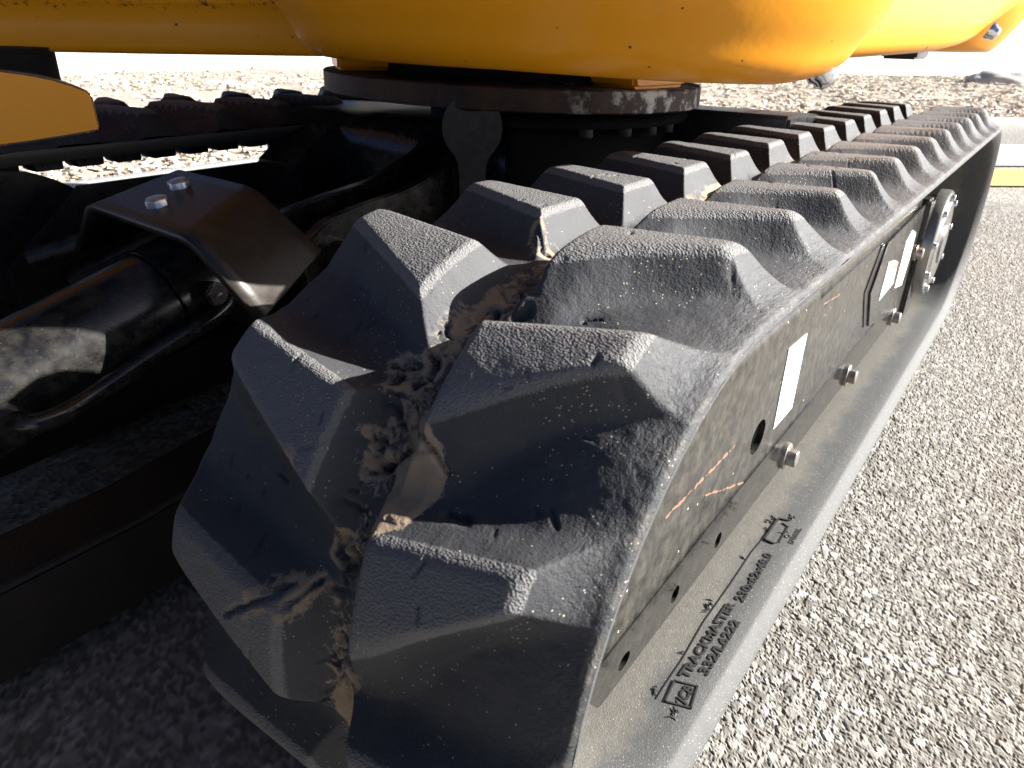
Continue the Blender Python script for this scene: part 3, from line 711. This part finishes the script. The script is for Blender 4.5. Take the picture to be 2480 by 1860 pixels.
# final drive hub
fd = empty('drive_hub'); adopt(fd, EX)
bm = bmesh.new(); prof = [(0.0, .022), (.030, .022), (.033, .0255), (.068, .026), (.072, .0295), (.086, .030), (.0885, .033), (.0885, .048), (.078, .050), (.078, .12)]
n = 48; rings = []
for r, y in prof[1:]: rings.append([bm.verts.new((X1+.005+r*math.cos(2*math.pi*k/n), y, ZC-.028+r*math.sin(2*math.pi*k/n))) for k in range(n)])
for a, b in zip(rings, rings[1:]):
    for k in range(n): bm.faces.new((a[k], a[(k+1) % n], b[(k+1) % n], b[k]))
bm.faces.new(rings[0])
adopt(bobj('hub_cover', bm, steel_mat('worn_cast', (.20, .195, .185), (.34, .33, .31), .3, .7), None), fd)
hb = None
for k in range(9):
    a = 2*math.pi*k/9+.2; p = (X1+.005+.078*math.cos(a), .0297, ZC-.028+.077*math.sin(a))
    adopt(hexbolt('hub_bolt', p, (0, -1, 0), .0058, .006, ZINC, None, 0, .3*k), fd)
bm = bmesh.new(); cyl(bm, (X1, .08, ZC), (X1, .155, ZC), R0-TE-.022, 40)
for k in range(21):
    a = 2*math.pi*k/21; box_r = R0-TE-.008
    p = Vector((math.cos(a), 0, math.sin(a))); q = Vector((-p.z, 0, p.x))
    prism(bm, [Vector((X1, .095, ZC))+p*(box_r-.02)-q*.012, Vector((X1, .095, ZC))+p*(box_r-.02)+q*.012, Vector((X1, .095, ZC))+p*box_r+q*.007, Vector((X1, .095, ZC))+p*box_r-q*.007], (0, .04, 0))
adopt(bobj('sprocket', bm, BLKD, None), fd)

# far track frame
tl = empty('track_frame'); adopt(tl, EX)
bm = bmesh.new(); prism(bm, [(-.02, .775, .07), (1.05, .775, .07), (1.05, .775, .286), (.55, .775, .297), (.06, .775, .2985), (.03, .775, .27), (-.03, .775, .22)], (0, .012, 0)); adopt(bobj('frame_plate', bm, BLKD, None, .003, 2), tl)
bm = bmesh.new(); box(bm, (-.02, .788, .08), (1.05, .93, .20)); adopt(bobj('frame_beam', bm, BLKD, None, .006, 2), tl)
bm = bmesh.new(); cyl(bm, (0, .83, ZC), (0, .91, ZC), R0-TE-.012, 48); adopt(bobj('idler_wheel', bm, BLKD, None, .004, 2), tl)
bm = bmesh.new(); cyl(bm, (X1, .83, ZC), (X1, .91, ZC), R0-TE-.012, 40); adopt(bobj('sprocket', bm, BLKD, None, .004, 2), tl)

# ------------------------------------------------------------------ centre frame, slewing ring
def tilt(x, y): return .022*((x-.5)*-.56+(y-.5)*.83)      # the machine sits a little down to the right
cf_ = empty('undercarriage_frame'); adopt(cf_, EX)
# front cross beam: bent plate with a rolled top
bm = bmesh.new(); prof = [(.372, .10), (.366, .22), (.374, .320), (.380, .342), (.392, .356), (.410, .364), (.60, .366), (.60, .10)]
prism(bm, [(a, .40, b) for a, b in prof], (0, .46, 0)); adopt(bobj('cross_beam', bm, GLOSS, None, .006, 3), cf_)
# two ear plates that carry the lift cylinder pin
for y0 in (.515, .452):
    bm = bmesh.new(); o2 = spline([(.38, 0, .348), (.352, 0, .350), (.335, 0, .335), (.26, 0, .312), (.18, 0, .303), (.128, 0, .292), (.102, 0, .262), (.112, 0, .226), (.150, 0, .205), (.25, 0, .19), (.38, 0, .18)], 5)
    prism(bm, [(p.x, y0, p.z) for p in o2], (0, .014, 0)); adopt(bobj('ear_plate', bm, GLOSS, None, .002, 2), cf_)
bm = bmesh.new(); cyl(bm, (.150, .425, .257), (.150, .555, .257), .019, 28); cyl(bm, (.150, .418, .257), (.150, .425, .257), .012, 20); adopt(bobj('pivot_pin', bm, BLK, None, .002, 2), cf_)
adopt(hexbolt('grease_nipple', (.150, .4185, .257), (0, -1, 0), .0045, .006, ZINC, None), cf_)
# right hand tub with a rolled flange below the ring
arc = [(.5+.205*math.cos(a), .5+.205*math.sin(a)) for a in np.linspace(math.radians(214), math.radians(322), 26)]
bm = bmesh.new(); rows = []
for d, z in ((-.02, .386), (.016, .3845), (.021, .380), (.019, .375), (.004, .372), (-.004, .366), (-.008, .33), (-.006, .26), (.0, .18), (.0, .12)):
    rows.append([bm.verts.new((.5+(x-.5)*(1+d/.205), .5+(y-.5)*(1+d/.205), z+tilt(x, y))) for x, y in arc])
for a, b in zip(rows, rows[1:]):
    for i in range(len(arc)-1): bm.faces.new((a[i], a[i+1], b[i+1], b[i]))
ob = bobj('ring_tub', bm, DARK, None); ob.modifiers.new('solid', 'SOLIDIFY').thickness = .006; adopt(ob, cf_)
for a in (238, 252, 264, 276):
    a = math.radians(a); x, y = .5+.212*math.cos(a), .5+.212*math.sin(a)
    adopt(hexbolt('flange_bolt', (x, y, .374+tilt(x, y)), (0, 0, -1), .0085, .009, DSTEEL, None), cf_)
# leg plate running from the tub to the track frame
bm = bmesh.new(); lp = spline([(.66, 0, .382), (.74, 0, .374), (.80, 0, .350), (.835, 0, .30), (.85, 0, .24)], 5)
prism(bm, [(p.x, .17, p.z) for p in lp]+[(.60, .17, .24), (.60, .17, .382)], (0, .30, 0)); adopt(bobj('frame_leg', bm, BLKD, None, .004, 2), cf_)
bm = bmesh.new(); lp = spline([(.30, 0, .30), (.38, 0, .345), (.55, 0, .35), (.72, 0, .345), (.80, 0, .30)], 4)
prism(bm, [(p.x, .70, p.z) for p in lp]+[(.80, .70, .12), (.30, .70, .12)], (0, .085, 0)); adopt(bobj('frame_leg', bm, BLKD, None, .004, 2), cf_)
bm = bmesh.new(); cyl(bm, (.52, .5, .10), (.52, .5, .385), .12, 48); adopt(bobj('ring_base', bm, DARK, None), cf_)
# hydraulic hoses crossing the floor of the frame
for k, pts in enumerate(([(.36, .60, .23), (.24, .62, .262), (.10, .68, .268), (-.02, .74, .24)], [(.37, .655, .20), (.26, .70, .225), (.15, .735, .238), (.02, .76, .20)], [(.37, .40, .20), (.30, .37, .235), (.24, .32, .22), (.22, .27, .16)])):
    bm = bmesh.new(); tube(bm, spline(pts, 8), .011, 12); adopt(bobj('hose', bm, BLK, None), cf_)
bm = bmesh.new(); box(bm, (.12, .56, .16), (.36, .76, .225)); adopt(bobj('floor_plate', bm, BLKD, None, .006, 2), cf_)

sr = None
bm = bmesh.new(); n = 96; prof = [(.16, .4145), (.236, .4145), (.2375, .413), (.2375, .3925), (.236, .391), (.16, .391)]
rings = []
for r, z in prof:
    rings.append([bm.verts.new((.5+r*math.cos(2*math.pi*k/n), .5+r*math.sin(2*math.pi*k/n), z+tilt(.5+r*math.cos(2*math.pi*k/n), .5+r*math.sin(2*math.pi*k/n)))) for k in range(n)])
for a, b in zip(rings, rings[1:]+rings[:1]):
    for k in range(n): bm.faces.new((a[k], a[(k+1) % n], b[(k+1) % n], b[k]))
sr = bobj('slewing_ring', bm, RUST, None); adopt(sr, EX)
for a in (-63, -52):
    a = math.radians(a); d = Vector((math.cos(a), math.sin(a), 0)); p = Vector((.5, .5, 0))+d*.2372; p.z = .402+tilt(p.x, p.y)
    bm = bmesh.new(); cyl(bm, p-d*.002, p+d*.0006, .0062, 20); adopt(bobj('plug_hole', bm, BLKD, None), sr)

# ------------------------------------------------------------------ upper body
ub = empty('upper_body'); adopt(ub, EX)
def bowl(name, cx, cy, prof, a0, a1, zoff, m, n=140, wear=0):
    az = np.radians(np.linspace(a0, a1, n)); P = []
    for r, z in prof: P.append(np.stack([cx+r*np.cos(az), cy+r*np.sin(az), z+zoff(np.degrees(az))], -1))
    V = np.stack(P, 1); a, c = V.shape[:2]; I = np.arange(a*c).reshape(a, c)
    F = np.stack([I[:-1, :-1], I[1:, :-1], I[1:, 1:], I[:-1, 1:]], -1).reshape(-1, 4)
    o = npmesh(name, V.reshape(-1, 3), F, m, None, {'edgewear': np.zeros(a*c)}); adopt(o, ub); return o
def dense(prof, m=5):
    return [(p.x, p.z) for p in spline([(r, 0, z) for r, z in prof], m)]
# near right corner shell; bottom edge rides lower towards the rear
def z1(deg):
    return np.interp(deg, [130, 168, 180, 200, 235, 255, 285, 300], [.003, .0025, .0025, .001, -.006, -.0085, -.001, 0])
K1 = .80
def near(r, z): return (r*K1, CAM.z+(z-CAM.z)*K1)
p1 = dense([near(*q) for q in [(.12, .444), (.22, .4395), (.262, .4345), (.284, .4325), (.2986, .4355), (.3147, .4475), (.326, .4665), (.342, .4915), (.354, .520), (.357, .56), (.350, .62), (.335, .80), (.10, .82)]])
bowl('body_panel', .335, .316, p1, 150, 318, lambda d: z1(d)*K1, YEL)
# rear side shell: long wall with its bottom edge sweeping up to the rear
wl = [(1.62, .42), (1.58, .20), (1.46, .055), (1.271, .0196), (1.123, .037), (1.038, .0471), (.924, .0605), (.718, .0848), (.544, .1054), (.42, .123), (.34, .17)]
wz = [.60, .585, .565, .5247, .4873, .4668, .4542, .4482, .4450, .444, .444]
w3 = spline([(x, y, z) for (x, y), z in zip(wl, wz)], 8)
off2 = [(.20, .030), (.10, .012), (.045, .002), (.022, .0004), (.009, .0045), (.0025, .013), (.0, .026), (-.001, .05), (.002, .09), (.015, .15), (.05, .20), (.12, .22)]
rows = [[(x, y, q.z+dz) for (x, y), q in zip(offset([(q.x, q.y) for q in w3], d), w3)] for d, dz in off2]
V = np.array(rows); a, c = V.shape[:2]; I = np.arange(a*c).reshape(a, c); F = np.stack([I[:-1, :-1], I[:-1, 1:], I[1:, 1:], I[1:, :-1]], -1).reshape(-1, 4)
adopt(npmesh('body_panel', V.reshape(-1, 3), F, YEL, None, {'edgewear': np.zeros(a*c)}), ub)
p3 = dense([(.10, .47), (.20, .452), (.24, .4495), (.2645, .4532), (.287, .4817), (.303, .509), (.312, .54), (.312, .60), (.30, .76), (.1, .78)])
bowl('body_panel', 1.45, .33, p3, 200, 420, lambda d: 0*d, YEL)
# front deck: slab face running off to the left with a bead along its fold
line = [(.34, .33), (.235, .415), (.19, .50), (.10, .67), (.0, .79), (-.10, .90), (-.30, 1.1)]
line = [(p.x, p.z) for p in spline([(a, 0, b) for a, b in line], 6)]
prof = [(.10, .444), (.03, .441), (.006, .4400), (.0005, .4425), (-.001, .447), (-.0018, .465), (-.003, .480), (-.0065, .4838), (-.0085, .487), (-.009, .492), (-.010, .56), (-.008, .66), (.01, .69), (.05, .70), (.34, .70)]
rows = [[(x, y, z) for x, y in offset(line, d)] for d, z in prof]
V = np.array(rows); zt = np.interp(V[..., 1], [.4, .5, .67, .8, 1.1], [.0, -.0015, -.004, -.0045, -.006]); V[..., 2] += zt
a, c = V.shape[:2]; I = np.arange(a*c).reshape(a, c); F = np.stack([I[:-1, :-1], I[:-1, 1:], I[1:, 1:], I[1:, :-1]], -1).reshape(-1, 4)
wear = np.zeros((a, c)); wear[2:4] = .42; wear[6:9] = .50
o = npmesh('deck_panel', V.reshape(-1, 3), F, YEL, None, {'edgewear': wear.ravel()}); adopt(o, ub)
# engine hood and cab floor above the picture
bm = bmesh.new(); prism(bm, [(.12, .16, .56), (1.18, .12, .56), (1.28, .30, .56), (1.28, .78, .56), (1.15, .90, .56), (.30, .92, .56), (.06, .75, .56), (.06, .30, .56)], (0, 0, .50))
adopt(bobj('engine_hood', bm, YEL, None, .06, 5, 20), ub)
# black floor of the body
bm = bmesh.new(); cyl(bm, (.56, .56, .452), (.56, .56, .462), .30, 64); box(bm, (.30, .60, .4545), (.6, 1.0, .4655)); box(bm, (.55, .30, .4565), (1.1, .7, .4675)); adopt(bobj('floor_plate', bm, DARK, None), ub)
bm = bmesh.new(); cyl(bm, (.5, .5, .414+.001), (.5, .5, .447), .17, 48); adopt(bobj('swivel_housing', bm, DARK, None), ub)
# a slanting under-tray seen behind the deck
bm = bmesh.new(); prism(bm, [(.42, .80, .447), (.70, 1.02, .443), (.74, .86, .423), (.60, .70, .421)], (0, 0, .008)); adopt(bobj('belly_tray', bm, BLKD, None, .001, 1), ub)
# mounting pads between ring and body
for (a0, a1, z0) in ((203-3, 203+17, 0), (243, 262, 0)):
    pass
def pad(az, wdt, rr):
    bm = bmesh.new(); a = math.radians(az); d = Vector((math.cos(a), math.sin(a), 0)); t = Vector((-d.y, d.x, 0)); c = Vector((.5, .5, 0))+d*rr
    zb = .4150+tilt(c.x, c.y); pts = []
    for k in range(9): pts.append((-wdt/2+wdt*k/8, zb))
    up = [(wdt*.56, .462), (-wdt*.56, .462)]
    prism(bm, [c+t*u+Vector((0, 0, z))-d*.05 for u, z in [(-wdt*.47, zb+.001), (-wdt*.40, zb), (wdt*.40, zb), (wdt*.47, zb+.001), (wdt*.52, zb+.015), (wdt*.60, .462), (-wdt*.60, .462), (-wdt*.52, zb+.015)]], d*.062)
    o = bobj('mounting_pad', bm, YEL, None, .004, 3); adopt(o, ub)
    return o
pad(143, .085, .212); pad(263, .105, .212)
# dome-headed bolts on the bottom edge of the shells
for p, nrm in (((.371, .0835, .4385), (.15, -.6, -.8)), ((1.09, .0385, .4815), (.1, -.9, -.45))):
    bm = bmesh.new(); z = Vector(nrm).normalized(); pp = Vector(p); t = z.orthogonal().normalized(); s_ = z.cross(t); rg = []
    for r, h in ((.013, -.004), (.013, .001), (.0105, .0045), (.0105, .0075), (.0085, .0105), (.0045, .0125)):
        rg.append([bm.verts.new(pp+(t*math.cos(math.tau*k/20)+s_*math.sin(math.tau*k/20))*r+z*h) for k in range(20)])
    for a, b in zip(rg, rg[1:]):
        for k in range(20): bm.faces.new((a[k], a[(k+1) % 20], b[(k+1) % 20], b[k]))
    bm.faces.new(rg[-1]); adopt(bobj('dome_bolt', bm, CHROME, None), ub)
bm = bmesh.new(); box(bm, (1.02, .12, .440), (1.12, .17, .456)); adopt(bobj('bracket', bm, BLKD, None, .003, 2), ub)
# swing post casting at the front (yellow lower lug, black gap above it)
sp = empty('swing_bracket'); adopt(sp, EX)
def offs(pts, dy): return pts
bm = bmesh.new()
tp = [(-0.132, 0.4575, 0.4372), (-0.1182, 0.4361, 0.4356), (-0.109, 0.4217, 0.4339), (-0.1015, 0.4101, 0.4317), (-0.0952, 0.4002, 0.4287), (-0.0905, 0.393, 0.4257), (-0.0888, 0.3903, 0.4227), (-0.0887, 0.3902, 0.4189), (-0.0886, 0.39, 0.4108), (-0.0885, 0.3899, 0.4035)]
bt = [(-0.0896, 0.3916, 0.4017), (-0.1013, 0.4098, 0.3977), (-0.1149, 0.431, 0.3935), (-0.1253, 0.4471, 0.3907), (-0.1406, 0.4709, 0.387)]
bm = bmesh.new(); le = bm.verts.layers.float.new('edgewear'); prism(bm, tp+bt, (.026, .066, -.002))
bmesh.ops.recalc_face_normals(bm, faces=bm.faces); es = [e for e in bm.edges if len(e.link_faces) == 2 and e.calc_face_angle(0) > .8]
for e in es:
    for v in e.verts: v[le] = .72
big = max(bm.faces, key=lambda f: (len(f.verts), -f.calc_center_median().y))
r_ = bmesh.ops.inset_individual(bm, faces=[big], thickness=.0035, depth=.0)
for v in big.verts: v[le] = 0.
adopt(bobj('bracket_lug', bm, YEL, None, .0025, 2), sp)
bm = bmesh.new(); cyl(bm, (-.0945, .525, .39), (-.0945, .525, .446), .046, 40); adopt(bobj('pivot_bush', bm, DARK, None, .003, 2), sp)

# ------------------------------------------------------------------ blade lift cylinder, guard, blade arm
lc = empty('lift_cylinder'); adopt(lc, EX)
a0 = Vector((-.42, .497, .143)); a1 = Vector((.075, .500, .2725)); ax = (a1-a0).normalized()
bm = bmesh.new(); cyl(bm, a0, a0+ax*.415, .043, 64); cyl(bm, a0+ax*.4165, a0+ax*.455, .0445, 64); cyl(bm, a0+ax*.455, a1, .040, 64)
adopt(bobj('cylinder_barrel', bm, GLOSS, None, .0008, 2), lc)
side = Vector((0, -1, 0)); dn = ax.cross(side).normalized()
def onb(t, deg, r):
    a = math.radians(deg); return a0+ax*t+(side*math.cos(a)+Vector((-ax.z, 0, ax.x))*math.sin(a))*r
bm = bmesh.new(); tube(bm, spline([onb(.265, -2, .040), onb(.268, -4, .057), onb(.285, -10, .061), onb(.32, -16, .056), onb(.37, -14, .055), onb(.43, -10, .057), onb(.452, -6, .050), onb(.452, -4, .040)], 8), .0075, 14); adopt(bobj('oil_pipe', bm, GLOSS, None), lc)
for t_, d_, r_, n_ in ((.262, -4, .014, 24), (.440, 6, .011, 6)):
    bm = bmesh.new(); cyl(bm, onb(t_, d_, .038), onb(t_, d_, .060), r_, n_); adopt(bobj('oil_port', bm, GLOSS, None, .0015, 2), lc)
for t in (.262, .440):
    adopt(hexbolt('port_bolt', onb(t, 3, .055), onb(t, 3, 1)-onb(t, 3, 0), .006, .005, BLK, None), lc)
gd = empty('cylinder_guard'); adopt(gd, EX)
fL, fR, bL, bR = Vector((-.018, .583, .313)), Vector((-.029, .416, .313)), Vector((.074, .592, .331)), Vector((.066, .463, .3315))
fl_, fr_, bl_, br_ = Vector((-.004, .660, .256)), Vector((-.019, .355, .2605)), Vector((.10, .665, .27)), Vector((.074, .392, .2875))
def bentrow(a, b, c, d, k=6, r=.22):
    out = [a]
    for p, q, w_ in ((a, b, c), (b, c, d)):
        e = q+(p-q).normalized()*.012; f = q+(w_-q).normalized()*.012
        for i in range(k+1):
            t = i/k; out.append(e*(1-t)**2+q*2*t*(1-t)+f*t*t)
    out.append(d); return out
ro = [bentrow(fl_*(1-t)+bl_*t, fL*(1-t)+bL*t, fR*(1-t)+bR*t, fr_*(1-t)+br_*t) for t in np.linspace(0, 1, 8)]
bm = bmesh.new(); vv = [[bm.verts.new(p) for p in r] for r in ro]
for a, b in zip(vv, vv[1:]):
    for i in range(len(a)-1): bm.faces.new((a[i], a[i+1], b[i+1], b[i]))
ob = bobj('guard_plate', bm, GUARD, None); md = ob.modifiers.new('solid', 'SOLIDIFY'); md.thickness = .0065; md.offset = 1; adopt(ob, gd)
nz = (fR-fL).cross(bL-fL).normalized(); nz = nz if nz.z > 0 else -nz
for i, (u, v) in enumerate(((.50, .30), (.40, .68))):
    p = (fL*(1-u)+fR*u)*(1-v)+(bL*(1-u)+bR*u)*v
    adopt(hexbolt('guard_bolt', p+nz*.001, nz, .0098, .0125, ZINC, None, .0145, .2+.5*i), gd)
ba = empty('blade_arm'); adopt(ba, EX)
bm = bmesh.new(); prism(bm, [(-.583, .425, .012), (.26, .425, .030), (.26, .425, .150), (.10, .425, .125), (-.10, .425, .101), (-.583, .425, .095)], (0, .072, 0)); adopt(bobj('arm_beam', bm, ARMM, None, .005, 3), ba)
bm = bmesh.new(); prism(bm, [(-.583, .655, .035), (.26, .655, .075), (.26, .655, .150), (.10, .655, .125), (-.10, .655, .101), (-.583, .655, .095)], (0, .072, 0)); adopt(bobj('arm_beam', bm, ARMM, None, .005, 3), ba)
bm = bmesh.new(); cyl(bm, (.24, .35, .118), (.24, .76, .118), .024, 28); adopt(bobj('pivot_shaft', bm, BLKD, None, .002, 2), ba)

# dozer blade on the ends of the arms: curved mouldboard, cutting edge, end plates
db = empty('dozer_blade'); adopt(db, EX)
prof = [(-.590, .018), (-.602, .08), (-.604, .15), (-.594, .23), (-.570, .31), (-.556, .335)]
pf = [(p.x, p.z) for p in spline([(a, 0, b) for a, b in prof], 6)]
bm = bmesh.new(); prism(bm, [(a, -.02, b) for a, b in pf]+[(a+.012, -.02, b) for a, b in reversed(pf)], (0, 1.03, 0)); adopt(bobj('mouldboard', bm, BLKD, None), db)
bm = bmesh.new(); prism(bm, [(-.600, -.02, .006), (-.586, -.02, .006), (-.580, -.02, .075), (-.592, -.02, .075)], (0, 1.03, 0)); adopt(bobj('cutting_edge', bm, DSTEEL, None, .001, 1), db)
for y0 in (-.02, 1.0):
    bm = bmesh.new(); prism(bm, [(-.600, y0, .02), (-.535, y0, .02), (-.525, y0, .20), (-.548, y0, .335), (-.575, y0, .335), (-.605, y0, .15)], (0, .01, 0)); adopt(bobj('end_plate', bm, BLKD, None, .001, 1), db)
bm = bmesh.new(); box(bm, (-.587, -.005, .28), (-.535, .995, .325)); adopt(bobj('stiffener_rib', bm, BLKD, None, .004, 2), db)
bm = bmesh.new(); box(bm, (-.590, -.005, .045), (-.520, .995, .10)); adopt(bobj('stiffener_rib', bm, BLKD, None, .004, 2), db)
for y0 in (.462, .522):
    bm = bmesh.new(); prism(bm, [(-.585, y0, .08), (-.40, y0, .11), (-.395, y0, .165), (-.42, y0, .18), (-.58, y0, .26)], (0, .012, 0)); adopt(bobj('cylinder_lug', bm, BLKD, None, .002, 1), db)

# ------------------------------------------------------------------ loose things
# forked plate taken for a bracket of the machine, shaped like a wrench head
bm = bmesh.new(); pts = []; hw = .031; cz = .374
for a in np.linspace(math.radians(-52), math.radians(66), 14): pts.append((hw*math.cos(a), cz+.0335*math.sin(a)))
pts += [(.0122, cz+.0318), (.0116, cz+.0195), (.0080, cz+.0165), (-.0080, cz+.0165), (-.0116, cz+.0195), (-.0122, cz+.0318)]
for a in np.linspace(math.radians(114), math.radians(232), 14): pts.append((hw*math.cos(a), cz+.0335*math.sin(a)))
pts += [(-.0150, cz-.036), (-.0136, cz-.050), (-.0136, .205), (.0136, .205), (.0136, cz-.050), (.0150, cz-.036)]
prism(bm, [(0, a, b) for a, b in pts], (.008, 0, 0))
o = bobj('forked_plate', bm, DSTEEL, None, .0012, 2)
o.rotation_euler = (0, 0, math.radians(36.9)); o.location = (.290, .398, 0)
tag(o, 'large grey forked plate standing upright before the slewing ring', 'forked_plate')
# dried leaf curl in the mud patch
s_l = -.1725; x, z = path(np.array([s_l]), np.array([.003])); th = -s_l/(R0+RP)
bm = bmesh.new(); rows = []
for i in range(9):
    t = i/8; wv = .0022*math.sin(math.pi*min(1, t*1.05+.02))+.0002
    rows.append([bm.verts.new(((t-.5)*.011, wv*math.cos(a), .0016*math.sin(a)*(.4+t)+.0012*math.sin(t*3))) for a in np.linspace(-.3, math.pi*1.15, 7)])
for a, b in zip(rows, rows[1:]):
    for k in range(6): bm.faces.new((a[k], a[k+1], b[k+1], b[k]))
o = bobj('leaf', bm, LEAF, None); o.modifiers.new('solid', 'SOLIDIFY').thickness = .0003
o.matrix_world = Matrix.Translation((float(x[0]), .0853, float(z[0]))) @ Matrix.Rotation(-th, 4, 'Y') @ Matrix.Rotation(-.9, 4, 'Z')
tag(o, 'tiny curled dry brown leaf lying in the mud patch on the tread', 'leaf')
